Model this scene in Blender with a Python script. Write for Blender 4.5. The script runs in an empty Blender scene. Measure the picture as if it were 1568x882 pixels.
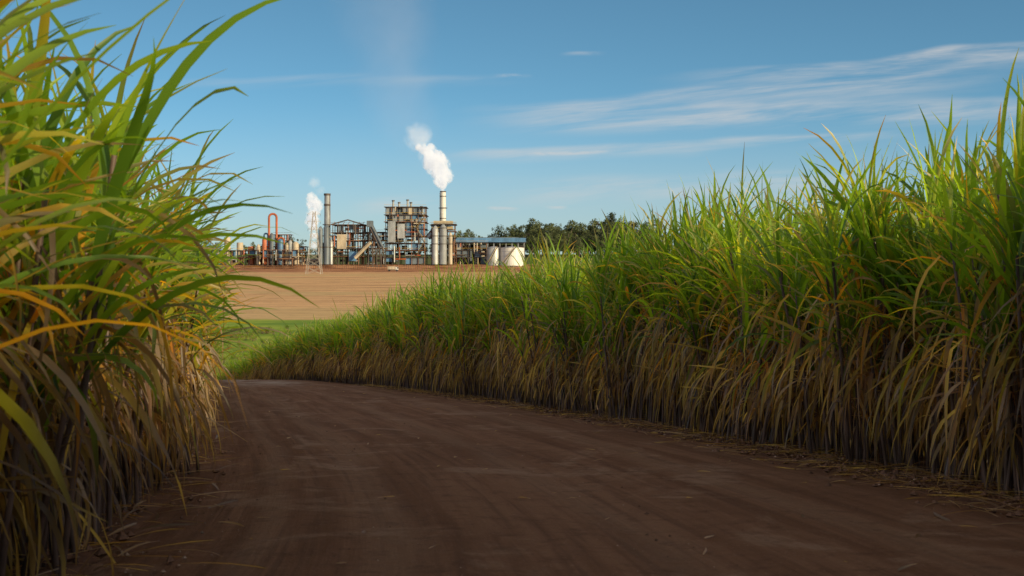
import bpy, math, random
import numpy as np
from mathutils import Vector, Matrix
R=random.Random(7)
scene=bpy.context.scene
F=2178.0
# ---------------------------------------------------------------- helpers
def link(o,parent=None):
    scene.collection.objects.link(o)
    if parent: o.parent=parent
    return o
def empty(name,loc=(0,0,0)):
    e=bpy.data.objects.new(name,None); e.location=loc; e.empty_display_size=.5
    return link(e)
class NT:
    def __init__(s,nt): s.nt=nt; s.n=nt.nodes; s.l=nt.links
    def node(s,t,**k):
        n=s.n.new(t)
        for a,b in k.items(): setattr(n,a,b)
        return n
    def put(s,sock,v):
        if isinstance(v,bpy.types.NodeSocket): s.l.new(v,sock)
        else: sock.default_value=v
    def m(s,op,a,b=None,c=None,clamp=False):
        n=s.node('ShaderNodeMath',operation=op); n.use_clamp=clamp
        s.put(n.inputs[0],a)
        if b is not None: s.put(n.inputs[1],b)
        if c is not None: s.put(n.inputs[2],c)
        return n.outputs[0]
    def mix(s,f,a,b,mode='MIX'):
        n=s.node('ShaderNodeMix',data_type='RGBA',blend_type=mode)
        s.put(n.inputs[0],f)
        for i,v in ((6,a),(7,b)):
            if isinstance(v,(tuple,list)) and len(v)==3: v=(*v,1)
            s.put(n.inputs[i],v)
        return n.outputs[2]
    def noise(s,vec,scale,detail=4,rough=.5,dist=0):
        n=s.node('ShaderNodeTexNoise'); n.inputs['Scale'].default_value=scale
        n.inputs['Detail'].default_value=detail; n.inputs['Roughness'].default_value=rough
        n.inputs['Distortion'].default_value=dist
        if vec is not None: s.l.new(vec,n.inputs['Vector'])
        return n.outputs['Fac']
    def rng(s,v,a,b,c=0,d=1,smooth=True):
        n=s.node('ShaderNodeMapRange'); n.interpolation_type='SMOOTHSTEP' if smooth else 'LINEAR'
        s.put(n.inputs[0],v)
        for i,x in enumerate((a,b,c,d)): s.put(n.inputs[i+1],x)
        return n.outputs[0]
    def mapv(s,vec,scale=(1,1,1),rot=(0,0,0)):
        n=s.node('ShaderNodeMapping'); n.inputs['Scale'].default_value=scale; n.inputs['Rotation'].default_value=rot
        s.l.new(vec,n.inputs['Vector']); return n.outputs[0]
    def bump(s,h,strength,dist):
        n=s.node('ShaderNodeBump'); n.inputs['Strength'].default_value=strength; n.inputs['Distance'].default_value=dist
        s.l.new(h,n.inputs['Height']); return n.outputs[0]
def newmat(name):
    m=bpy.data.materials.new(name); m.use_nodes=True
    t=NT(m.node_tree); b=t.n['Principled BSDF']
    return m,t,b
def simple(name,col,rough=.6,var=.35,scale=.3,metal=0):
    m,t,b=newmat(name)
    g=t.node('ShaderNodeNewGeometry').outputs['Position']
    f=t.rng(t.noise(t.mapv(g,(1,1,.35)),scale,6,.65),.35,.65)
    c=t.mix(f,tuple(x*(1-var) for x in col),tuple(min(1,x*(1+var*.6)) for x in col))
    t.l.new(c,b.inputs['Base Color']); b.inputs['Roughness'].default_value=rough; b.inputs['Metallic'].default_value=metal
    return m
# ---------------------------------------------------------------- terrain profile and row edges
cp=[(-80,4),(0,0),(82,-4.1),(100,-5.5),(130,-9.6),(165,-12.3),(220,-11.3),(300,-6.9),(330,-5.5),(750,10.1),(783,11.6),(789,14.4),(1000,16),(1100,24),(1250,31),(9000,31)]
_y=np.arange(-80,9000,1.0); _z=np.interp(_y,[c[0] for c in cp],[c[1] for c in cp])
k=np.exp(-.5*(np.arange(-12,13)/4.)**2); k/=k.sum()
_zs=np.convolve(np.pad(_z,12,mode='reflect',reflect_type='odd'),k,mode='valid')
def hgt(y): return float(np.interp(y,_y,_zs))
XR=([-30,5,12.4,18.7,26,36,46,60,75,92,110,130,150,190],[6.2,5.1,4.4,3.6,2.5,.6,-1.7,-5.2,-9.4,-14.6,-20.3,-27.2,-34.5,-50])
XL=([-30,3,8.2,11.9,18,26,38,52,66,80,110,150,190],[-1.8,-2.25,-2.6,-3.0,-4.25,-6.1,-8.6,-11.5,-14.6,-18.2,-27.9,-42,-58])
def sm(tab):
    ys=np.arange(-30,190,1.0); v=np.interp(ys,*tab)
    kk=np.exp(-.5*(np.arange(-9,10)/3.)**2); kk/=kk.sum()
    return ys,np.convolve(np.pad(v,9,mode='reflect',reflect_type='odd'),kk,mode='valid')
_xr=sm(XR); _xl=sm(XL)
xr=lambda y: float(np.interp(y,*_xr)); xl=lambda y: float(np.interp(y,*_xl))
# ---------------------------------------------------------------- ground
ys=list(np.arange(-80,200,2.0))+list(np.arange(200,770,10.0))+list(np.arange(770,810,3.0))+list(np.arange(810,1300,30.0))+[1500,2000,3000,5000,8900]
xs=[-9000,-5000,-2500,-1200,-600,-300,-150]+list(range(-100,101,20))+[150,300,600,1200,2500,5000,9000]
V=[(x,y,hgt(y)) for y in ys for x in xs]; nx=len(xs)
Fc=[(j*nx+i,j*nx+i+1,(j+1)*nx+i+1,(j+1)*nx+i) for j in range(len(ys)-1) for i in range(nx-1)]
me=bpy.data.meshes.new('ground'); me.from_pydata(V,[],Fc); me.polygons.foreach_set('use_smooth',[True]*len(Fc))
ground=link(bpy.data.objects.new('ground',me))
m,t,b=newmat('ground_soil')
g=t.node('ShaderNodeNewGeometry').outputs['Position']
sp=t.node('ShaderNodeSeparateXYZ'); t.l.new(g,sp.inputs[0]); Y=sp.outputs[1]
near=t.mix(t.rng(t.noise(g,2.5,8,.7),.3,.7),(.09,.045,.030),(.18,.10,.066))
green=t.mix(t.rng(t.noise(t.mapv(g,(.4,1,1)),.12,6,.7),.35,.65),(.13,.23,.03),(.30,.38,.05))
wob=t.noise(t.mapv(g,(.5,.5,.5)),.02,4,.55)
yy=t.m('ADD',Y,t.m('MULTIPLY',wob,95.0))
furrow=t.m('SINE',t.m('MULTIPLY',yy,.25)); furrow2=t.noise(t.mapv(g,(.03,.6,.1)),1.0,6,.75)
tan=t.mix(t.rng(furrow2,.36,.64),(.44,.255,.12),(.78,.49,.25))
tan=t.mix(t.m('MULTIPLY',t.rng(furrow,.3,1.0),t.rng(t.noise(t.mapv(g,(.012,.06,.1)),1.0,5,.6),.42,.6,0,.6)),tan,(.36,.19,.09))
tan=t.mix(t.rng(t.noise(t.mapv(g,(.5,1,1)),.02,6,.65),.48,.6,0,.65),tan,(.52,.38,.18))
tan=t.mix(t.rng(t.noise(t.mapv(g,(.3,1,1)),.35,6,.8),.52,.64,0,.65),tan,(.27,.17,.085))
red=t.mix(t.rng(t.noise(t.mapv(g,(.4,1,1)),.2,6,.75),.38,.62),(.20,.08,.04),(.54,.28,.15))
edge=t.m('ADD',Y,t.m('MULTIPLY',t.m('SUBTRACT',t.noise(g,.08,3,.5),.5),14.0))
c=t.mix(t.rng(edge,120,150),near,green)
c=t.mix(t.rng(edge,318,326),c,tan)
c=t.mix(t.rng(edge,722,735),c,red)
c=t.mix(t.rng(edge,880,960),c,(.10,.12,.04))
t.l.new(c,b.inputs['Base Color']); b.inputs['Roughness'].default_value=.95
b.inputs['Specular IOR Level'].default_value=.1
t.l.new(t.bump(t.noise(g,9,8,.7),.7,.05),b.inputs['Normal'])
me.materials.append(m)
# ---------------------------------------------------------------- dirt road
rv=[];rf=[];N=40
rys=[y for y in ys if -30<=y<=160]
for y in rys:
    a=xl(y)+.15; c2=xr(y)-.55
    for i in range(N+1):
        s=i/N; x=a+(c2-a)*s
        e=min(s,1-s)*2
        prof=.012+.05*min(1,e*4)**.7 -.02*math.exp(-((s-.28)/.05)**2)-.02*math.exp(-((s-.52)/.05)**2)-.022*math.exp(-((s-.1)/.03)**2)
        rv.append((x,y,hgt(y)+prof if 0<i<N else hgt(y)-.02))
n1=N+1
rf=[(j*n1+i,j*n1+i+1,(j+1)*n1+i+1,(j+1)*n1+i) for j in range(len(rys)-1) for i in range(N)]
me=bpy.data.meshes.new('dirt_road'); me.from_pydata(rv,[],rf); me.polygons.foreach_set('use_smooth',[True]*len(rf))
uv=me.uv_layers.new(name='uv')
for p in me.polygons:
    for li in p.loop_indices:
        vi=me.loops[li].vertex_index; uv.data[li].uv=((vi%n1)/N*8, rys[vi//n1])
road=link(bpy.data.objects.new('dirt_road',me))
m,t,b=newmat('packed_dirt')
u=t.node('ShaderNodeUVMap').outputs[0]
su=t.node('ShaderNodeSeparateXYZ'); t.l.new(u,su.inputs[0])
g=t.node('ShaderNodeNewGeometry').outputs['Position']
wv=t.m('MULTIPLY',t.m('SUBTRACT',t.noise(t.mapv(u,(.0,.12,0)),1.0,2,.5),.5),1.2)
across=t.m('ADD',su.outputs[0],wv)
streak=t.noise(t.mapv(u,(2.2,.10,1)),1.3,7,.65,.4)
ruts=t.noise(t.mapv(u,(7.0,.16,1)),1.3,5,.6,.3)
patch=t.noise(t.mapv(g,(.7,.45,1)),1.0,7,.68,.8)
fine=t.noise(g,38,5,.75); mid=t.noise(g,4,7,.72); clod=t.noise(g,14,6,.75)
c=t.mix(t.rng(streak,.36,.66),(.205,.100,.056),(.300,.160,.097))
c=t.mix(t.rng(ruts,.50,.68,0,.55),c,(.13,.066,.042))
def track(cx,w): return t.m('MULTIPLY',t.rng(t.m('ABSOLUTE',t.m('SUBTRACT',across,cx)),0,w,1,0),t.rng(mid,.35,.6,.3,1))
trk=t.m('MAXIMUM',t.m('MAXIMUM',track(2.2,.42),track(4.1,.42)),t.m('MAXIMUM',track(1.2,.25),track(6.0,.4)))
c=t.mix(t.m('MULTIPLY',trk,.4),c,(.37,.24,.165))
c=t.mix(t.rng(patch,.52,.66,0,.7),c,(.40,.26,.185))
c=t.mix(t.rng(mid,.48,.70,0,.65),c,(.135,.066,.040))
c=t.mix(t.rng(clod,.56,.70,0,.55),c,(.12,.062,.040))
c=t.mix(t.rng(fine,.58,.70,0,.6),c,(.50,.36,.27))
c=t.mix(t.rng(fine,.42,.30,0,.65),c,(.08,.043,.028))
sy=su.outputs[1]
brow=t.m('MULTIPLY',t.m('MULTIPLY',t.rng(sy,55,72),t.rng(across,1.0,2.2)),t.rng(patch,.40,.58,.0,.8))
brow=t.m('MULTIPLY',brow,t.rng(across,4.5,6.5,1,0))
c=t.mix(brow,c,(.50,.42,.36))
t.l.new(c,b.inputs['Base Color'])
b.inputs['Roughness'].default_value=.95
b.inputs['Specular IOR Level'].default_value=.1
h=t.m('ADD',t.m('MULTIPLY',fine,.6),t.m('ADD',t.m('MULTIPLY',mid,.9),t.m('SUBTRACT',t.m('MULTIPLY',clod,.9),ruts)))
t.l.new(t.bump(h,1.0,.07),b.inputs['Normal'])
me.materials.append(m)
# ---------------------------------------------------------------- sugarcane
def leafmat():
    m,t,b=newmat('cane_leaf')
    a=t.node('ShaderNodeAttribute'); a.attribute_name='leafcol'
    oi=t.node('ShaderNodeObjectInfo').outputs['Random']
    hs=t.node('ShaderNodeHueSaturation'); t.l.new(a.outputs['Color'],hs.inputs['Color'])
    t.l.new(t.rng(oi,0,1,.492,.508,False),hs.inputs['Hue'])
    t.l.new(t.rng(oi,0,1,1.25,.75,False),hs.inputs['Value'])
    col=hs.outputs[0]
    t.l.new(col,b.inputs['Base Color']); b.inputs['Roughness'].default_value=.4
    b.inputs['Specular IOR Level'].default_value=.45
    tr=t.node('ShaderNodeBsdfTranslucent')
    tc=t.mix(1.0,col,(3.6,3.1,.8),'MULTIPLY'); t.l.new(tc,tr.inputs['Color'])
    mx=t.node('ShaderNodeMixShader'); mx.inputs[0].default_value=.5
    t.l.new(b.outputs[0],mx.inputs[1]); t.l.new(tr.outputs[0],mx.inputs[2])
    t.l.new(mx.outputs[0],t.n['Material Output'].inputs[0])
    return m
LEAF=leafmat()
STALK=simple('cane_stalk',(.15,.10,.085),.5,.5,6)
class LB:
    def __init__(s): s.v=[];s.f=[];s.c=[];s.mi=[]
    def ribbon(s,p,az,e0,bend,L,w,n,c0,c1,twist=0,pw=1.4,fold=.25,zmin=.015,sway=0):
        p=Vector(p); base=len(s.v); st=L/n
        for i in range(n+1):
            q=i/n
            e=e0-bend*q**pw; a=az+sway*q*q
            d=Vector((math.cos(a)*math.cos(e),math.sin(a)*math.cos(e),math.sin(e)))
            side=Vector((-math.sin(a),math.cos(a),0))
            up=side.cross(d)*-1
            tw=twist*q
            sd=side*math.cos(tw)+up*math.sin(tw); nn=up*math.cos(tw)-side*math.sin(tw)
            ww=w*.5*min(1,.45+q*3.0)*(1-q**2.2)**.8+.001
            cq=q**2
            for o in (sd*-ww+nn*ww*fold,Vector(),sd*ww+nn*ww*fold):
                r=p+o
                s.v.append((r.x,r.y,max(zmin,r.z)))
                s.c.append(tuple(c0[k]*(1-cq)+c1[k]*cq for k in range(3))+(1,))
            p=p+d*st
        for i in range(n):
            for k in (0,1):
                a=base+i*3+k
                s.f.append((a,a+1,a+4,a+3)); s.mi.append(0)
    def stalk(s,p,top,r,n=5):
        b=len(s.v)
        for q,P in ((1,p),(.8,top)):
            for i in range(n):
                a=i/n*6.283
                s.v.append((P[0]+math.cos(a)*r*q,P[1]+math.sin(a)*r*q,P[2])); s.c.append((.16,.1,.07,1))
        for i in range(n):
            j=(i+1)%n; s.f.append((b+i,b+j,b+n+j,b+n+i)); s.mi.append(1)
    def mesh(s,name):
        me=bpy.data.meshes.new(name); me.from_pydata(s.v,[],s.f)
        me.materials.append(LEAF); me.materials.append(STALK)
        me.polygons.foreach_set('material_index',s.mi)
        at=me.color_attributes.new('leafcol','FLOAT_COLOR','POINT')
        at.data.foreach_set('color',np.array(s.c,dtype=np.float32).ravel())
        me.polygons.foreach_set('use_smooth',[True]*len(s.f))
        return me
GREENS=[(.048,.105,.018),(.072,.145,.020),(.110,.205,.022),(.150,.255,.026),(.215,.30,.030)]
YEL=[(.38,.31,.035),(.44,.25,.030),(.40,.19,.030),(.28,.29,.035)]
DRY=[(.34,.255,.175),(.28,.20,.14),(.19,.13,.09),(.44,.35,.25),(.25,.155,.10),(.11,.078,.056),(.16,.10,.068)]
def clump(seed,stalks=7,arch=0,yel=.1,seg=7,dry=1.0,glow=.74,dk=1.0,wd=1.0):
    r=random.Random(seed); L=LB(); U=r.uniform
    DR=[tuple(v*dk for v in c) for c in DRY]
    for s in range(stalks):
        a=U(0,6.283); rad=U(.03,.30)
        x,y=math.cos(a)*rad,math.sin(a)*rad
        H=U(1.5,2.5); lean=U(0,.38); la=U(0,6.283)
        tx,ty=x+math.cos(la)*lean,y+math.sin(la)*lean
        L.stalk((x,y,0),(tx,ty,H),.020)
        at=lambda z:(x+(tx-x)*z/H,y+(ty-y)*z/H,z)
        az=U(0,6.283); gl=glow+U(-.1,.08)
        ng=r.randint(7,9)
        for i in range(ng):
            q=i/(ng-1)
            z=H*(gl+(1-gl)*q)
            az+=math.pi+U(-.6,.6)
            lo,hi=(0,4) if q<.5 else (1,5)
            g=r.choice(GREENS[lo:hi]); tip=r.choice(GREENS[1:])
            if q<.5 and r.random()<yel*3.0: g=r.choice(YEL); tip=r.choice(YEL+DR[:2])
            elif r.random()<yel: tip=r.choice(YEL)
            elif r.random()<.2: tip=r.choice(DR[:4])
            e0=math.radians(U(48,70)+20*q); bd=math.radians(U(25,130)*(1.12-.5*q)+arch*U(5,32))
            ln=U(.8,1.4)*(1+.3*arch*U(.2,1))
            if q>.8: bd*=.8
            L.ribbon(at(z),az,e0,bd,ln,U(.034,.068)*wd,seg,g,tip,U(-1.6,1.6),U(1.1,2.6),sway=U(-.6,.6))
        nd=int(r.randint(8,12)*dry)
        for i in range(nd):
            z=U(.25,1)**.75*H*.9; az2=U(0,6.283)
            g=r.choice(DR); tip=r.choice(DR)
            if z>1.2 and r.random()<.15+yel: g=r.choice(YEL+GREENS[:2])
            if r.random()<.2:
                e0=math.radians(U(-60,70)); L.ribbon(at(z),az2,e0,math.radians(U(0,50)),U(.35,.9),U(.018,.036),4,g,tip,U(-2,2),1,sway=U(-.5,.5)); continue
            e0=math.radians(U(-40,60))
            L.ribbon(at(z),az2,e0,e0+math.radians(U(75,100)),U(.35,1.15)*min(1.2,.45+z*.55),U(.018,.052),6,g,tip,U(-4,4),U(.2,.5),sway=U(-2.2,2.2))
    return L.mesh('cane_clump_mesh')
front=[clump(100+i,8,0,.09,7,1.25,.75) for i in range(10)]
back=[clump(200+i,6,0,.06,5,.5) for i in range(4)]
leftm=[clump(300+i,8,1,.17,9,1.15,.62,.78,1.05) for i in range(9)]
def place(mesh,x,y,parent,s,sz,tilt=.08,rot=None):
    o=bpy.data.objects.new('cane_clump',mesh)
    o.location=(x,y,hgt(y)-.02)
    o.rotation_euler=(R.gauss(0,tilt),R.gauss(0,tilt),R.uniform(0,6.283) if rot is None else rot)
    o.scale=(s,s,sz); link(o,parent)
HR=([-26,2,7,12,19,26,33,46,60,75,100,130,190],[4.3,4.1,3.35,3.4,3.75,4.0,3.9,4.2,4.05,3.6,3.2,3.2,3.2])  # unseen cane behind the camera made taller to shade the left row
fr=empty('sugarcane_field')
for row in range(5):
    y=-26.0
    while y<185:
        near=y<45
        st=.42 if near else .62
        if row>=2: st*=1.35
        x=xr(y)+.15+row*(.8 if y<90 else 1.2)+R.gauss(0,.16)
        H=np.interp(y,*HR)*(1+.05*math.sin(y*.55)+.04*math.sin(y*1.3+1))
        s=R.uniform(.92,1.15)*(1.0 if near else 1.12)
        mesh=R.choice(front) if row<2 else R.choice(back)
        place(mesh,x,y+R.gauss(0,.12),fr,s,H/3.42*R.uniform(.82,1.08))
        y+=st*R.uniform(.7,1.3)
fl=empty('sugarcane_field')
for row in range(5):
    y=-6.0
    while y<130:
        st=.45 if y<30 else .65
        if row>=2: st*=1.3
        x=xl(y)-.15-row*.75+R.gauss(0,.1)
        mesh=R.choice(leftm if y<15 else front) if row<2 else R.choice(back)
        H=np.interp(y,[0,12,18,30,80],[3.3,3.2,3.0,2.9,3.0])
        place(mesh,x,y+R.gauss(0,.1),fl,R.uniform(.92,1.1)*(1 if y<13 else .9),H/3.42*R.uniform(.88,1.06))
        y+=st*R.uniform(.8,1.2)
# young cane in the valley
fy=empty('young_cane_field')
for i in range(900):
    y=R.uniform(170,290); x=R.uniform(-80,-20)*y/200
    place(R.choice(back),x,y,fy,R.uniform(1.0,1.6),R.uniform(.3,.45))
# straw litter
L=LB()
for i in range(4200):
    y=4+60*R.random()**1.7
    if R.random()<.74: x=xr(y)-abs(R.gauss(0,.55))+.1
    elif R.random()<.75: x=xl(y)+abs(R.gauss(0,.28))-.1
    else: x=R.uniform(xl(y),xr(y))
    z=hgt(y)+R.uniform(.045,.08)
    sc=.3 if xl(y)+.9<x<xr(y)-1.6 else 1
    L.ribbon((x,y,z),R.uniform(0,6.28),R.uniform(-.02,.15),R.uniform(0,.3),R.uniform(.12,.65)*sc,R.uniform(.008,.030),4,R.choice(DRY),R.choice(DRY),R.uniform(-1,1),1,.2,zmin=-99,sway=R.uniform(-.8,.8))
link(bpy.data.objects.new('straw_litter',L.mesh('straw_litter')))
# pebbles and clods
def scatter(name,n,lo,hi,col,edge):
    pv=[];pf=[]
    for i in range(n):
        y=6+45*R.random()**1.8; x=R.uniform(xl(y),xr(y)); big=False
        if R.random()<edge: x=xr(y)-abs(R.gauss(.3,.42)); big=True
        elif R.random()<.3: x=xl(y)+abs(R.gauss(.2,.3)); big=True
        rr=lo+((hi-lo) if big else (hi-lo)*.25)*R.random()**3; z=hgt(y)+.055; b0=len(pv)
        for dx,dy,dz in ((1,0,0),(0,1,0),(-1,0,0),(0,-1,0),(0,0,.8),(0,0,-.6)):
            k=R.uniform(.6,1.3); pv.append((x+dx*rr*k,y+dy*rr*k,z+dz*rr*k))
        for a in range(4):
            c_=(a+1)%4; pf.append((b0+a,b0+c_,b0+4)); pf.append((b0+c_,b0+a,b0+5))
    me=bpy.data.meshes.new(name); me.from_pydata(pv,[],pf); me.materials.append(simple(name,col,.95,.5,20))
    link(bpy.data.objects.new(name,me))
scatter('pebbles',1800,.004,.022,(.40,.29,.23),.4)
scatter('soil_clods',3600,.008,.055,(.16,.085,.056),.8)
# ---------------------------------------------------------------- factory builder
D0=800.0; S=D0/F; ZB=14.3
def PX(p): return (p-784)*S
def PZ(p): return 14.4+(405-p)*S
M={}
M['steel']=simple('dark_steel',(.095,.072,.06),.6,.4)
M['rust']=simple('rusty_steel',(.24,.12,.07),.8,.5)
M['grey']=simple('grey_cladding',(.30,.32,.34),.5,.3)
M['blue']=simple('blue_sheet',(.10,.22,.38),.5,.3)
M['slate']=simple('slate_cladding',(.14,.17,.20),.5,.3)
M['cream']=simple('cream_paint',(.50,.42,.31),.6,.25)
M['orange']=simple('orange_pipe',(.48,.13,.05),.5,.3)
M['white']=simple('white_paint',(.74,.72,.68),.5,.15)
M['silver']=simple('aluminium_jacket',(.48,.48,.47),.35,.25,metal=.3)
M['dark']=simple('dark_interior',(.03,.03,.032),.9,.3)
M['brick']=simple('red_earth_block',(.30,.15,.09),.9,.4)
M['yellow']=simple('yellow_guard',(.55,.36,.05),.6,.3)
M['galv']=simple('galvanised_steel',(.46,.42,.37),.6,.3)
class B:
    def __init__(s): s.v=[];s.f=[];s.m=[];s.mats=[]
    def mi(s,k):
        if k not in s.mats: s.mats.append(k)
        return s.mats.index(k)
    def box(s,x0,x1,y0,y1,z0,z1,k):
        b=len(s.v); i=s.mi(k)
        s.v+=[(x,y,z) for z in (z0,z1) for y in (y0,y1) for x in (x0,x1)]
        for f in ((0,1,3,2),(4,6,7,5),(0,4,5,1),(2,3,7,6),(0,2,6,4),(1,5,7,3)):
            s.f.append(tuple(b+q for q in f)); s.m.append(i)
    def cyl(s,p,q,r,k,n=12,r2=None,cap=True):
        p=Vector(p);q=Vector(q);d=(q-p).normalized(); r2=r if r2 is None else r2
        a=d.orthogonal().normalized(); c=d.cross(a); b=len(s.v); i=s.mi(k)
        for P,rr in ((p,r),(q,r2)):
            for j in range(n):
                t=j/n*2*math.pi; w=P+a*math.cos(t)*rr+c*math.sin(t)*rr; s.v.append(tuple(w))
        for j in range(n):
            j2=(j+1)%n; s.f.append((b+j,b+j2,b+n+j2,b+n+j)); s.m.append(i)
        if cap:
            s.f.append(tuple(b+j for j in range(n))[::-1]); s.f.append(tuple(b+n+j for j in range(n))); s.m+=[i,i]
    def build(s,name):
        me=bpy.data.meshes.new(name); me.from_pydata(s.v,[],s.f)
        for k in s.mats: me.materials.append(M[k])
        me.polygons.foreach_set('material_index',s.m)
        return link(bpy.data.objects.new(name,me))
    def frame(s,a,b,t,bt,y0,y1,nx,nz,seed,pan=('slate','grey','blue'),pp=.4,ny=3,thick=.38,eq=.6,rail=True):
        r=random.Random(seed); X0,X1=PX(a),PX(b); Z1,Z0=PZ(t),PZ(bt); h=thick/2
        xs=[X0+(X1-X0)*i/nx for i in range(nx+1)]; zs=[Z0+(Z1-Z0)*i/nz for i in range(nz+1)]
        yl=[y0+(y1-y0)*i/(ny-1) for i in range(ny)]
        for x in xs:
            for y in yl: s.box(x-h,x+h,y-h,y+h,Z0-1,Z1,'steel' if r.random()<.7 else 'rust')
        for z in zs[1:]:
            s.box(X0-1,X1+1,y0-1,y1+1,z-.15,z+.1,'rust' if r.random()<.4 else 'steel')
            if rail:
                s.box(X0-1,X1+1,y0-1.05,y0-.97,z+1.0,z+1.12,'yellow' if r.random()<.3 else 'steel')
        for i in range(nx):
            for j in range(nz):
                x0,x1,z0,z1=xs[i]+h+.05,xs[i+1]-h-.05,zs[j]+.15,zs[j+1]-.2
                q=r.random()
                if q<pp: s.box(x0,x1,y0+.3+r.random()*.5,y0+1.2,z0+r.choice((0,0,.35))*(z1-z0),z1,r.choice(pan))
                elif q<pp+.2:
                    s.cyl((x0,y0-.1,z0),(x1,y0-.1,z1),.12,'steel',5); s.cyl((x0,y0-.14,z1),(x1,y0-.14,z0),.12,'steel',5)
                if r.random()<eq:
                    yy=r.uniform(y0+3,y1-2); rad=r.uniform(.5,1.0)*min(x1-x0,z1-z0)*.45; k=r.choice(('silver','grey','rust','cream','dark','slate'))
                    if r.random()<.5: s.cyl(((x0+x1)/2,yy,z0),((x0+x1)/2,yy,z1),rad,k)
                    else: s.cyl((x0,yy,(z0+z1)/2),(x1,yy,(z0+z1)/2),rad,k)
        for i in range(int(nx*nz*.5)):
            x=r.uniform(X0,X1); y=y0-r.uniform(.3,1.5); z=r.uniform(Z0,Z1); k=r.choice(('rust','silver','steel','orange','cream'))
            if r.random()<.5: s.cyl((x,y,z),(x,y,min(Z1,z+r.uniform(3,10))),r.uniform(.15,.4),k,8)
            else: s.cyl((x,y,z),(min(X1,x+r.uniform(3,9)),y,z),r.uniform(.15,.35),k,8)
def stair(b,x0,x1,y,z0,z1,k='steel'):
    b.cyl((x0,y,z0),(x1,y,z1),.25,k,6); b.cyl((x0,y,z0+1),(x1,y,z1+1),.08,'yellow',5)
y0=790
# boiler house
b=B()
b.frame(593,652,330,405,y0,y0+22,6,7,1,pp=.38,ny=3)
b.box(PX(596),PX(617),y0+3,y0+16,PZ(370),PZ(322),'slate')
b.box(PX(619),PX(640),y0+5,y0+18,PZ(360),PZ(326),'grey')
b.box(PX(597),PX(608),y0-2,y0+1,PZ(372),PZ(340),'grey')
b.box(PX(611),PX(622),y0-1.5,y0+1,PZ(366),PZ(344),'silver')
b.frame(593,652,318,330,y0+1,y0+18,7,1,5,pp=.55,pan=('grey','cream','slate'))
b.box(PX(600),PX(633),y0+4,y0+14,PZ(322),PZ(317),'rust')
for p,tp in ((603,309),(612,312),(625,308),(630,312),(646,318)): b.cyl((PX(p),y0+6,PZ(322)),(PX(p),y0+6,PZ(tp)),.55,'grey',8); b.cyl((PX(p),y0+6,PZ(tp)),(PX(p),y0+6,PZ(tp)+.7),.8,'steel',8)
stair(b,PX(640),PX(652),y0-2,PZ(392),PZ(372)); stair(b,PX(652),PX(640),y0-2,PZ(372),PZ(352)); stair(b,PX(640),PX(652),y0-2,PZ(352),PZ(332))
b.build('boiler_house')
# scrubbers and main stack
b=B()
for p,w,tp,k in ((668,5,352,'silver'),(680,5.5,350,'grey'),(691,3,362,'cream')):
    b.cyl((PX(p),y0-1,ZB),(PX(p),y0-1,PZ(tp)),w*S,k,20); b.cyl((PX(p),y0-1,PZ(tp)),(PX(p),y0-1,PZ(tp-5)),w*S,k,20,r2=w*.35*S)
    for zz in range(375,int(tp),-12): b.cyl((PX(p),y0-1,PZ(zz)),(PX(p),y0-1,PZ(zz)+.4),w*S+.15,'steel',20)
b.frame(662,697,345,405,y0+2,y0+12,3,6,9,pp=.1,eq=.1,ny=2)
for zt,w in ((344,20),(352,17)):
    b.box(PX(662),PX(662+w*1.9),y0-1.2,y0+12,PZ(zt)-.3,PZ(zt),'steel')
    b.box(PX(662),PX(662+w*1.9),y0-1.3,y0-1.2,PZ(zt)+.9,PZ(zt)+1.05,'yellow')
    b.box(PX(665),PX(694),y0+2,y0+9,PZ(zt),PZ(zt-5),'cream')
b.cyl((PX(656),y0+4,PZ(365)),(PX(668),y0+4,PZ(350)),1.6,'silver',12)
b.build('gas_scrubber')
b=B()
b.cyl((PX(677.5),y0+16,ZB),(PX(677.5),y0+16,PZ(293)),1.85,'white',20,r2=1.6)
b.cyl((PX(677.5),y0+16,PZ(293)),(PX(677.5),y0+16,PZ(291.5)),1.8,'steel',20)
for zz in (300,318,334): b.cyl((PX(677.5),y0+16,PZ(zz)),(PX(677.5),y0+16,PZ(zz)+.35),2.5 if zz==318 else 1.9,'steel',20)
b.cyl((PX(677.5)-1.9,y0+15,ZB),(PX(677.5)-1.7,y0+15,PZ(294)),.12,'steel',5)
b.build('smokestack')
b=B()
b.cyl((PX(502.5),y0+6,ZB),(PX(502.5),y0+6,PZ(300)),1.9,'grey',20,r2=1.6)
b.cyl((PX(502.5),y0+6,PZ(300)),(PX(502.5),y0+6,PZ(297)),1.9,'steel',20)
b.cyl((PX(502.5),y0+6,PZ(316)),(PX(502.5),y0+6,PZ(313)),1.85,'steel',20)
b.cyl((PX(502.5),y0+6,PZ(345)),(PX(502.5),y0+6,PZ(344)),2.6,'steel',20)
b.cyl((PX(502.5)+1.9,y0+5,ZB),(PX(502.5)+1.7,y0+5,PZ(300)),.15,'rust',5)
b.build('smokestack')
# process tower with tanks beside left stack
b=B()
for p,w,tp,k in ((496,3.4,352,'slate'),(505,4.6,350,'slate'),(512,2.4,372,'silver')):
    b.cyl((PX(p),y0-4,ZB),(PX(p),y0-4,PZ(tp)),w*S,k,18); b.cyl((PX(p),y0-4,PZ(tp)),(PX(p),y0-4,PZ(tp-4)),w*S,k,18,r2=w*.3*S)
    b.cyl((PX(p),y0-4,PZ(380)),(PX(p),y0-4,PZ(380)+.4),w*S+.2,'steel',18)
b.frame(491,513,362,405,y0-3,y0+5,2,4,21,pp=.05,eq=.1,ny=2)
b.build('evaporator_tower')
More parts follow.
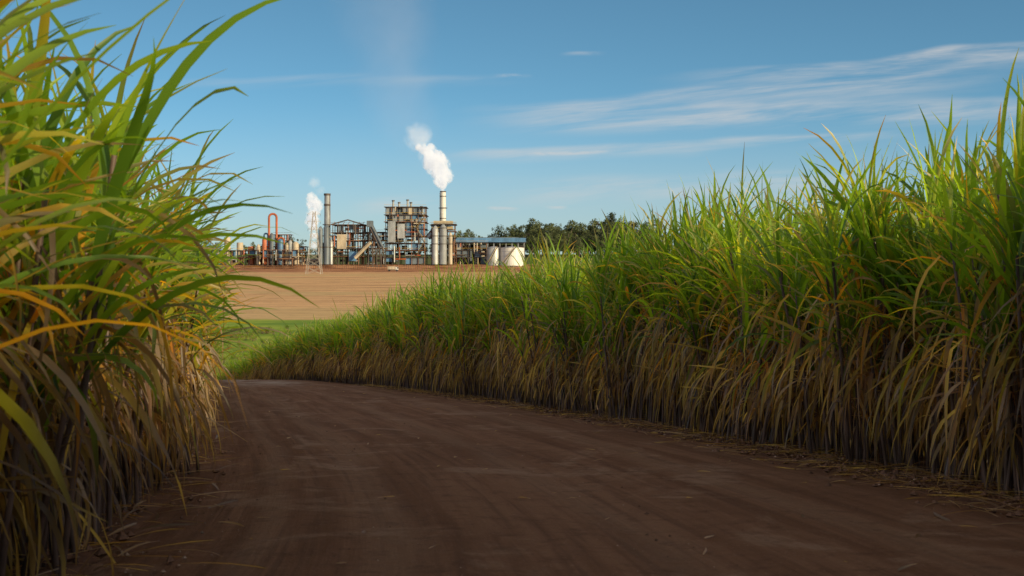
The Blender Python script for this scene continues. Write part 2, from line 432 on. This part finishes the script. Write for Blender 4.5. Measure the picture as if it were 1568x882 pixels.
# mill house
b=B()
b.frame(513,560,345,405,y0,y0+20,6,5,31,pp=.18,eq=.8)
b.frame(560,590,356,405,y0+2,y0+18,4,4,33,pp=.15,eq=.8)
b.cyl((PX(511),y0-1,PZ(345)),(PX(536),y0-1,PZ(338)),.35,'steel',6); b.cyl((PX(536),y0-1,PZ(338)),(PX(562),y0-1,PZ(346)),.35,'steel',6)
for i in range(7): 
    p=513+i*7.4; b.cyl((PX(p),y0-1,PZ(346)),(PX(p+3.7),y0-1,PZ(341)),.15,'rust',5)
b.box(PX(520),PX(534),y0-2,y0-1.2,PZ(382),PZ(360),'cream'); b.box(PX(538),PX(549),y0-2,y0-1.2,PZ(400),PZ(386),'blue')
b.build('mill_house')
# inclined conveyor
b=B()
for dy in (0,3):
    b.cyl((PX(570),y0-6+dy,PZ(341)),(PX(589),y0-6+dy,PZ(378)),.5,'slate',6)
    b.cyl((PX(570),y0-6+dy,PZ(349)),(PX(585),y0-6+dy,PZ(380)),.35,'steel',6)
b.cyl((PX(571),y0-4.5,PZ(344)),(PX(588),y0-4.5,PZ(379)),1.5,'slate',4)
for q in (0,.33,.66,1):
    x=PX(570+q*19); b.cyl((x-1,y0-4.5,ZB-2),(x,y0-4.5,PZ(342+q*36)),.3,'steel',6); b.cyl((x+2,y0-4.5,ZB-2),(x,y0-4.5,PZ(342+q*36)),.3,'steel',6)
b.box(PX(566),PX(575),y0-6.5,y0-2,PZ(349),PZ(340),'slate')
b.cyl((PX(548),y0-5,PZ(396)),(PX(572),y0-5,PZ(372)),1.0,'cream',6)
b.build('inclined_conveyor')
# distillery left
b=B()
def pipe_u(b,xa,xb,zt,y,r,k):
    b.cyl((PX(xa),y,ZB),(PX(xa),y,PZ(zt+3)),r,k,10); b.cyl((PX(xb),y,ZB),(PX(xb),y,PZ(zt+3)),r,k,10)
    xm=(xa+xb)/2; w=(xb-xa)/2; prev=None
    for i in range(9):
        a=math.pi*i/8; P=(PX(xm-w*math.cos(a)),y,PZ(zt+3)+w*S*.9*math.sin(a))
        if prev: b.cyl(prev,P,r,k,10)
        prev=P
pipe_u(b,416.5,428,331,y0,.62,'orange'); pipe_u(b,431,440,366,y0-2,.5,'orange'); pipe_u(b,408,414,358,y0+2,.5,'blue')
for p,w,tp,k in ((411,3.5,368,'orange'),(422,3.2,361,'slate'),(435,4.5,370,'blue'),(445,3,376,'cream'),(458,5,374,'cream'),(450,3,372,'grey'),(402,3,378,'cream')):
    b.cyl((PX(p),y0-3,ZB),(PX(p),y0-3,PZ(tp)),w*S,k,16); b.cyl((PX(p),y0-3,PZ(tp)),(PX(p),y0-3,PZ(tp-3)),w*S,k,16,r2=w*.3*S)
b.frame(404,470,384,405,y0-9,y0-7,9,2,47,pp=.25,eq=0,ny=2,pan=('slate','cream','orange','blue'),thick=.3)
b.frame(404,470,378,405,y0,y0+12,8,3,41,pp=.25,eq=.8,pan=('slate','cream','orange','blue'))
b.frame(425,447,360,378,y0+1,y0+8,3,2,43,pp=.2,eq=.4,ny=2)
b.build('distillery_unit')
# far-left low plant
b=B()
b.frame(300,404,384,405,y0,y0+14,12,2,51,pp=.3,eq=.9,pan=('slate','cream','brick','blue'))
for p,tp in ((322,366),(338,372),(352,364),(371,372),(388,378)):
    b.cyl((PX(p),y0+3,ZB),(PX(p),y0+3,PZ(tp)),1.8,R.choice(('orange','blue','cream')),14)
b.box(PX(462),PX(492),y0+2,y0+10,ZB-1,PZ(398),'cream'); b.box(PX(461),PX(493),y0+1.5,y0+10.5,PZ(398),PZ(396.5),'grey')
for i in range(6): b.box(PX(465+i*4.5),PX(467+i*4.5),y0+1.9,y0+1.95,PZ(404),PZ(400),'dark')
b.build('process_building')
# blue roof warehouse on columns
b=B()
xa,xb=PX(690),PX(803)
for i in range(13):
    x=xa+(xb-xa)*i/12
    for yy in (y0+20,y0+32,y0+44): b.box(x-.25,x+.25,yy,yy+.5,ZB-1,PZ(370),'grey')
b.box(xa-1,xb+1,y0+18,y0+46,PZ(370),PZ(368.5),'blue')
b.box(xa-1,xb+1,y0+22,y0+42,PZ(368.5),PZ(363),'blue'); b.box(xa+3,xb-3,y0+29,y0+35,PZ(363),PZ(361.5),'slate')
b.box(xa,xb,y0+43,y0+43.5,ZB-1,PZ(372),'dark')
for i in range(11):
    x=xa+2+i*3.6; b.box(x,x+2.4,y0+24+R.random()*8,y0+36,ZB-1,PZ(R.uniform(380,394)),R.choice(('slate','cream','rust','dark','blue')))
b.frame(690,745,372,405,y0+8,y0+16,6,3,61,pp=.2,eq=.6,ny=2,thick=.3)
b.build('storage_shed')
for xcp,rad,k,nm in ((756,3.9,'silver','storage_tank'),(784,6.8,'white','storage_tank')):
    b=B(); xc=PX(xcp)
    b.cyl((xc,y0+2,ZB-1),(xc,y0+2,PZ(380)),rad,k,40); b.cyl((xc,y0+2,PZ(380)),(xc,y0+2,PZ(378)),rad+.2,'silver',40,r2=1)
    for zz in (386,393): b.cyl((xc,y0+2,PZ(zz)),(xc,y0+2,PZ(zz)+.15),rad+.07,'silver',40)
    for i in range(14):
        a=math.pi+i/13*math.pi; x=xc+math.cos(a)*rad; yy=y0+2+math.sin(a)*rad
        b.cyl((x,yy,PZ(380)),(x,yy,PZ(380)+1.1),.08,'steel',4)
    stair(b,xc-rad*.8,xc+2,y0+1.2-rad,ZB,PZ(380))
    b.build(nm)
b=B()
for i in range(150):
    x=PX(300+i*3.3); b.box(x-.08,x+.08,y0-12,y0-11.8,hgt(y0-12)-.2,hgt(y0-12)+2.2,'steel')
b.box(PX(300),PX(795),y0-12,y0-11.95,hgt(y0-12)+.2,hgt(y0-12)+.35,'rust')
b.box(PX(300),PX(795),y0-12,y0-11.95,hgt(y0-12)+1.9,hgt(y0-12)+2.05,'rust')
b.build('perimeter_fence')
b=B(); tx=PX(612); ty=745; tz=hgt(ty)
b.box(tx-2.0,tx+2.0,ty,ty+2.0,tz+1.0,tz+2.6,'cream'); b.box(tx+2.15,tx+3.6,ty+.1,ty+1.9,tz+.8,tz+2.3,'white'); b.box(tx+2.9,tx+3.62,ty+.05,ty+1.95,tz+1.5,tz+2.15,'dark')
b.box(tx-2,tx+3.5,ty+.4,ty+1.6,tz+.6,tz+.95,'steel')
for wx in (-1.2,2.8):
    for wy in (ty,ty+1.7): b.cyl((tx+wx,wy,tz+.5),(tx+wx,wy+.3,tz+.5),.5,'dark',14)
b.build('delivery_truck')
# transmission pylon
b=B(); pd=690.; ps=pd/F; xx=(481-784)*ps; zb=hgt(pd); Ht=(430-334)*ps
def W(z): 
    q=z/Ht; return 3.1*(1-q)**1.15+.55
zl=[Ht*i/9 for i in range(10)]
for i in range(9):
    a,c_=zl[i],zl[i+1]; wa,wc=W(a),W(c_)
    for sx,sy in ((-1,-1),(1,-1),(1,1),(-1,1)):
        b.cyl((xx+sx*wa,pd+sy*wa,zb+a),(xx+sx*wc,pd+sy*wc,zb+c_),.13,'galv',4)
    for (s1,s2) in (((-1,-1),(1,-1)),((1,-1),(1,1)),((1,1),(-1,1)),((-1,1),(-1,-1))):
        b.cyl((xx+s1[0]*wa,pd+s1[1]*wa,zb+a),(xx+s2[0]*wc,pd+s2[1]*wc,zb+c_),.07,'galv',4)
        b.cyl((xx+s2[0]*wa,pd+s2[1]*wa,zb+a),(xx+s1[0]*wc,pd+s1[1]*wc,zb+c_),.07,'galv',4)
for q in (.72,.84,.96):
    b.cyl((xx-3.2,pd,zb+Ht*q),(xx+3.2,pd,zb+Ht*q),.1,'galv',4)
    for sx in (-1,1): b.cyl((xx+sx*3.2,pd,zb+Ht*q),(xx+sx*.5,pd,zb+Ht*q+1.4),.07,'galv',4); b.cyl((xx+sx*3.1,pd,zb+Ht*q),(xx+sx*3.1,pd,zb+Ht*q-1),.08,'dark',4)
b.build('transmission_pylon')
# ---------------------------------------------------------------- distant trees
lm=simple('tree_foliage',(.10,.125,.045),.8,.55,.3)
bm_=simple('tree_bark',(.20,.15,.11),.9,.3,1)
def tree(seed,h=18):
    r=random.Random(seed); v=[];f=[];mi=[]
    def limb(p,q,r1,r2):
        b=len(v); p=Vector(p);q=Vector(q); d=(q-p).normalized(); a=d.orthogonal().normalized(); c=d.cross(a)
        for P,rr in ((p,r1),(q,r2)):
            for j in range(6): v.append(tuple(P+a*math.cos(j*1.047)*rr+c*math.sin(j*1.047)*rr))
        for j in range(6): f.append((b+j,b+(j+1)%6,b+6+(j+1)%6,b+6+j)); mi.append(1)
    t1=Vector((r.uniform(-.6,.6),r.uniform(-.6,.6),h*.55)); limb((0,0,-1),t1,.45,.25)
    ends=[]
    for i in range(13):
        a=r.uniform(0,6.28); q0=t1*r.uniform(.35,1.0); rr=r.uniform(1,5.5)
        q=q0+Vector((math.cos(a)*rr,math.sin(a)*rr,r.uniform(.3,h*.40)))
        limb(q0,q,.2,.07); ends.append(q)
    for e in ends:
        for k in range(r.randint(1,3)):
            c=e+Vector((r.gauss(0,1.1),r.gauss(0,1.1),r.gauss(0,.8))); R0=r.uniform(1.0,2.2)
            for n in range(70):
                d=Vector((r.gauss(0,1),r.gauss(0,1),r.gauss(0,.7))).normalized()*R0*r.uniform(.5,1.05)
                p=c+d; s=r.uniform(.2,.45); a=Vector((r.gauss(0,1),r.gauss(0,1),r.gauss(0,1))).normalized()*s; b_=a.orthogonal().normalized()*s*.7
                b=len(v); v.extend([tuple(p-a),tuple(p+b_),tuple(p+a),tuple(p-b_)]); f.append((b,b+1,b+2,b+3)); mi.append(0)
    me=bpy.data.meshes.new('tree_mesh'); me.from_pydata(v,[],f); me.materials.append(lm); me.materials.append(bm_); me.polygons.foreach_set('material_index',mi); return me
tm=[tree(i,17+2*(i%3)) for i in range(5)]
tp=empty('distant_trees')
def ptree(px,top,d):
    o=bpy.data.objects.new('tree',R.choice(tm)); x=(px-784)*d/F; zt=1.2+(441-top)*d/F; z=hgt(d)-.5
    sc=max(.3,(zt-z)/18.0); o.location=(x,d,z); o.scale=(sc*R.uniform(.95,1.25),sc*R.uniform(.95,1.25),sc); o.rotation_euler=(0,0,R.uniform(0,6.28)); link(o,tp)
for px in np.arange(692,1000,6.5):
    top=np.interp(px,[690,705,735,750,765,800,850,880,895,915,930,1000],[356,352,362,362,347,342,338,341,346,330,332,338])
    ptree(px+R.uniform(-3,3),top+R.uniform(-2,5),R.uniform(1180,1260))
    ptree(px+R.uniform(-3,3),top+R.uniform(6,24),R.uniform(1150,1180))
    ptree(px+R.uniform(-3,3),top+R.uniform(20,30),R.uniform(1120,1150))
for px in np.arange(250,475,7): ptree(px+R.uniform(-3,3),R.uniform(372,384) if not 425<px<455 else R.uniform(356,366),R.uniform(1180,1260))
for px in np.arange(475,690,8): ptree(px,R.uniform(374,384),R.uniform(1180,1260))
# ---------------------------------------------------------------- steam
def steammat(name,dens,emi,col=(1,1,1,1),ns=.22,amp=1.8):
    m=bpy.data.materials.new(name); m.use_nodes=True; t=NT(m.node_tree); t.n.clear()
    out=t.node('ShaderNodeOutputMaterial'); tc=t.node('ShaderNodeTexCoord').outputs['Object']
    g=t.node('ShaderNodeNewGeometry').outputs['Position']
    ln=t.node('ShaderNodeVectorMath',operation='LENGTH'); t.l.new(tc,ln.inputs[0])
    fall=t.m('SUBTRACT',1.0,ln.outputs['Value'],clamp=True)
    nz=t.noise(g,ns,3,.7)
    d=t.rng(t.m('ADD',fall,t.m('MULTIPLY',t.m('SUBTRACT',nz,.5),amp)),.05,.7)
    d=t.m('MULTIPLY',d,dens); d=t.m('MULTIPLY',d,t.rng(fall,0,.25))
    vs=t.node('ShaderNodeVolumeScatter'); vs.inputs['Color'].default_value=col; t.l.new(d,vs.inputs['Density'])
    em=t.node('ShaderNodeEmission'); em.inputs['Color'].default_value=col; t.l.new(t.m('MULTIPLY',d,emi),em.inputs['Strength'])  # glow added to the vapour, standing in for multiply scattered light
    ad=t.node('ShaderNodeAddShader'); t.l.new(vs.outputs[0],ad.inputs[0]); t.l.new(em.outputs[0],ad.inputs[1]); t.l.new(ad.outputs[0],out.inputs['Volume'])
    return m
import bmesh
bm=bmesh.new(); bmesh.ops.create_icosphere(bm,subdivisions=3,radius=1.0)
sme=bpy.data.meshes.new('puff'); bm.to_mesh(sme); bm.free(); sme.materials.append(steammat('steam',.5,.40,(1,.98,.95,1),.24,2.8))
sm2=sme.copy(); sm2.materials.clear(); sm2.materials.append(steammat('thin_steam',.05,.40,(1,.97,.93,1),.1,2.6))
sm3=sme.copy(); sm3.materials.clear(); sm3.materials.append(steammat('drifting_smoke',.0010,.20,(1,.86,.76,1),.02,1.4))
def plume(pts,y,name='steam_plume',mesh=sme,jit=.28,n=3,e=None):
    e=e or empty(name)
    for i in range(len(pts)-1):
        (a,b_,r1),(c,d,r2)=pts[i],pts[i+1]
        for k in range(n):
            q=k/n; r=(r1+(r2-r1)*q)*S
            o=bpy.data.objects.new('puff',mesh); o.location=(PX(a+(c-a)*q)+R.gauss(0,jit)*r,y+R.gauss(0,jit)*r,PZ(b_+(d-b_)*q)+R.gauss(0,jit)*r)
            rr=r*R.uniform(.9,1.25); o.scale=(rr,rr,rr*R.uniform(.9,1.3)); o.rotation_euler=(R.random()*6,R.random()*6,R.random()*6) if mesh is not sm3 else (0,0,0)
            if mesh is sm3: o.scale=(r,r,r*1.7)
            link(o,e)
    return e
e=plume([(677,290,4),(678,281,8),(675,270,13),(672,258,17),(668,247,17),(660,238,12),(651,231,9),(642,224,7),(634,217,6)],y0+16,n=2)
plume([(655,234,18),(640,214,22),(622,198,24)],y0+16,mesh=sm2,n=1,e=e)
e=plume([(487,376,6),(487,350,10),(487,332,12),(486,316,13),(484,303,10)],y0-8,n=2,jit=.12)
plume([(490,296,10),(478,285,14),(465,281,14)],y0+8,mesh=sm2,n=1,e=e)
plume([(636,200,50),(618,120,75),(590,30,100),(560,-80,120)],y0+30,name='drifting_smoke',mesh=sm3,n=2,jit=.08)
# ---------------------------------------------------------------- world
EL,AZ=math.radians(14),math.radians(130)   # azimuth clockwise from +Y
w=bpy.data.worlds.new('World'); scene.world=w; w.use_nodes=True
w.cycles.sampling_method='MANUAL'; w.cycles.sample_map_resolution=256
t=NT(w.node_tree); t.n.clear()
out=t.node('ShaderNodeOutputWorld'); bg=t.node('ShaderNodeBackground'); t.l.new(bg.outputs[0],out.inputs[0]); bg.inputs[1].default_value=.15
sky=t.node('ShaderNodeTexSky'); sky.sky_type='NISHITA'; sky.sun_disc=False; sky.sun_elevation=EL; sky.sun_rotation=AZ
sky.air_density=1.0; sky.dust_density=.6; sky.ozone_density=2.0; sky.altitude=600
co=t.node('ShaderNodeTexCoord').outputs['Generated']
s3=t.node('ShaderNodeSeparateXYZ'); t.l.new(co,s3.inputs[0])
zz=t.m('ADD',t.m('MULTIPLY',s3.outputs[2],2.2),.02)
cb=t.node('ShaderNodeCombineXYZ'); t.l.new(s3.outputs[0],cb.inputs[0]); t.l.new(s3.outputs[1],cb.inputs[1]); t.l.new(zz,cb.inputs[2])
nm=t.node('ShaderNodeVectorMath',operation='NORMALIZE'); t.l.new(cb.outputs[0],nm.inputs[0]); t.l.new(nm.outputs[0],sky.inputs['Vector'])
den=t.m('MAXIMUM',s3.outputs[1],.25); U=t.m('DIVIDE',s3.outputs[0],den); Vv=t.m('DIVIDE',s3.outputs[2],den)
uvc=t.node('ShaderNodeCombineXYZ'); t.l.new(U,uvc.inputs[0]); t.l.new(Vv,uvc.inputs[1])
warp=t.m('MULTIPLY',t.m('SUBTRACT',t.noise(uvc.outputs[0],9,2,.5),.5),.014)
def wisps(sc,sl,lo,hi):
    n=t.node('ShaderNodeMapping'); n.inputs['Rotation'].default_value=(0,0,-sl); t.l.new(uvc.outputs[0],n.inputs[0])
    return t.rng(t.noise(t.mapv(n.outputs[0],sc),1.0,5,.62,.3),lo,hi)
WA=wisps((7,80,1),.10,.30,.68); WB=wisps((26,110,1),.0,.3,.6)
def band(px0,py0,px1,py1,th_up,th_dn,fade,strength,wz=None):
    u0,v0,u1,v1=(px0-784)/F,(441-py0)/F,(px1-784)/F,(441-py1)/F; sl=(v1-v0)/(u1-u0)
    dv=t.m('SUBTRACT',Vv,t.m('ADD',v0,t.m('MULTIPLY',t.m('SUBTRACT',U,u0),sl)))
    dvn=t.m('ADD',dv,warp)
    up=t.rng(dvn,0,th_up/F,1,0); dn=t.rng(dvn,-th_dn/F,0,0,1)
    fx=t.m('MULTIPLY',t.rng(U,u0-fade/F,u0+fade/F),t.rng(U,u1-fade/F,u1+fade/F,1,0))
    return t.m('MULTIPLY',t.m('MULTIPLY',t.m('MULTIPLY',up,dn),t.m('MULTIPLY',fx,wz or WA)),strength)
bands=[band(1150,110,1900,36,10,44,200,.80),band(780,168,1480,112,12,48,110,.50),band(1000,170,1900,150,16,40,250,.45),
 band(700,236,1350,206,9,22,90,.52),band(850,188,1500,172,12,26,120,.40),band(815,234,930,232,4,5,14,.5,WB),
 band(760,115,805,113,4,6,14,.35,WB),band(870,82,915,82,4,6,18,.28,WB),band(750,322,790,322,4,6,10,.6,WB),band(840,317,865,317,3,5,8,.5,WB),
 band(560,308,700,298,14,26,40,.5),band(780,290,1300,275,24,44,100,.5),band(300,125,750,120,8,16,100,.22)]
acc=bands[0]
for q in bands[1:]: acc=t.m('ADD',acc,q)
acc=t.m('MINIMUM',acc,.85)
col=t.mix(1.0,sky.outputs[0],(.74,1.07,1.03),'MULTIPLY')
haze=t.rng(Vv,-.01,.14,.82,0)
col=t.mix(haze,col,(3.15,3.2,3.05))
col=t.mix(acc,col,(4.3,4.2,4.1))
# unseen warm cloud overhead (above ~20 deg) added as fill for the shaded road
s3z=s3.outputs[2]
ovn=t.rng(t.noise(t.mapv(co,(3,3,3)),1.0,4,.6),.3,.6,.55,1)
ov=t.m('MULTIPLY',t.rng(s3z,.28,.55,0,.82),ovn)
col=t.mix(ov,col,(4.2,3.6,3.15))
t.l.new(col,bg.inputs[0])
# sun
sd=bpy.data.lights.new('sun','SUN'); sd.energy=5.0; sd.angle=math.radians(.5); sd.color=(1,.80,.48)
so=link(bpy.data.objects.new('sun',sd))
dirv=Vector((math.sin(AZ)*math.cos(EL),math.cos(AZ)*math.cos(EL),math.sin(EL)))
so.rotation_euler=dirv.to_track_quat('Z','Y').to_euler(); so.location=(30,-20,40)
# camera
cd=bpy.data.cameras.new('camera'); cd.lens=50; cd.sensor_width=36; cd.clip_end=20000; cd.clip_start=.05
cam=link(bpy.data.objects.new('camera',cd)); cam.location=(0,0,1.2); cam.rotation_euler=(math.radians(90),0,0)
cd.dof.use_dof=True; cd.dof.focus_distance=45; cd.dof.aperture_fstop=5.6
scene.camera=cam
scene.view_settings.view_transform='Standard'; scene.view_settings.look='None'
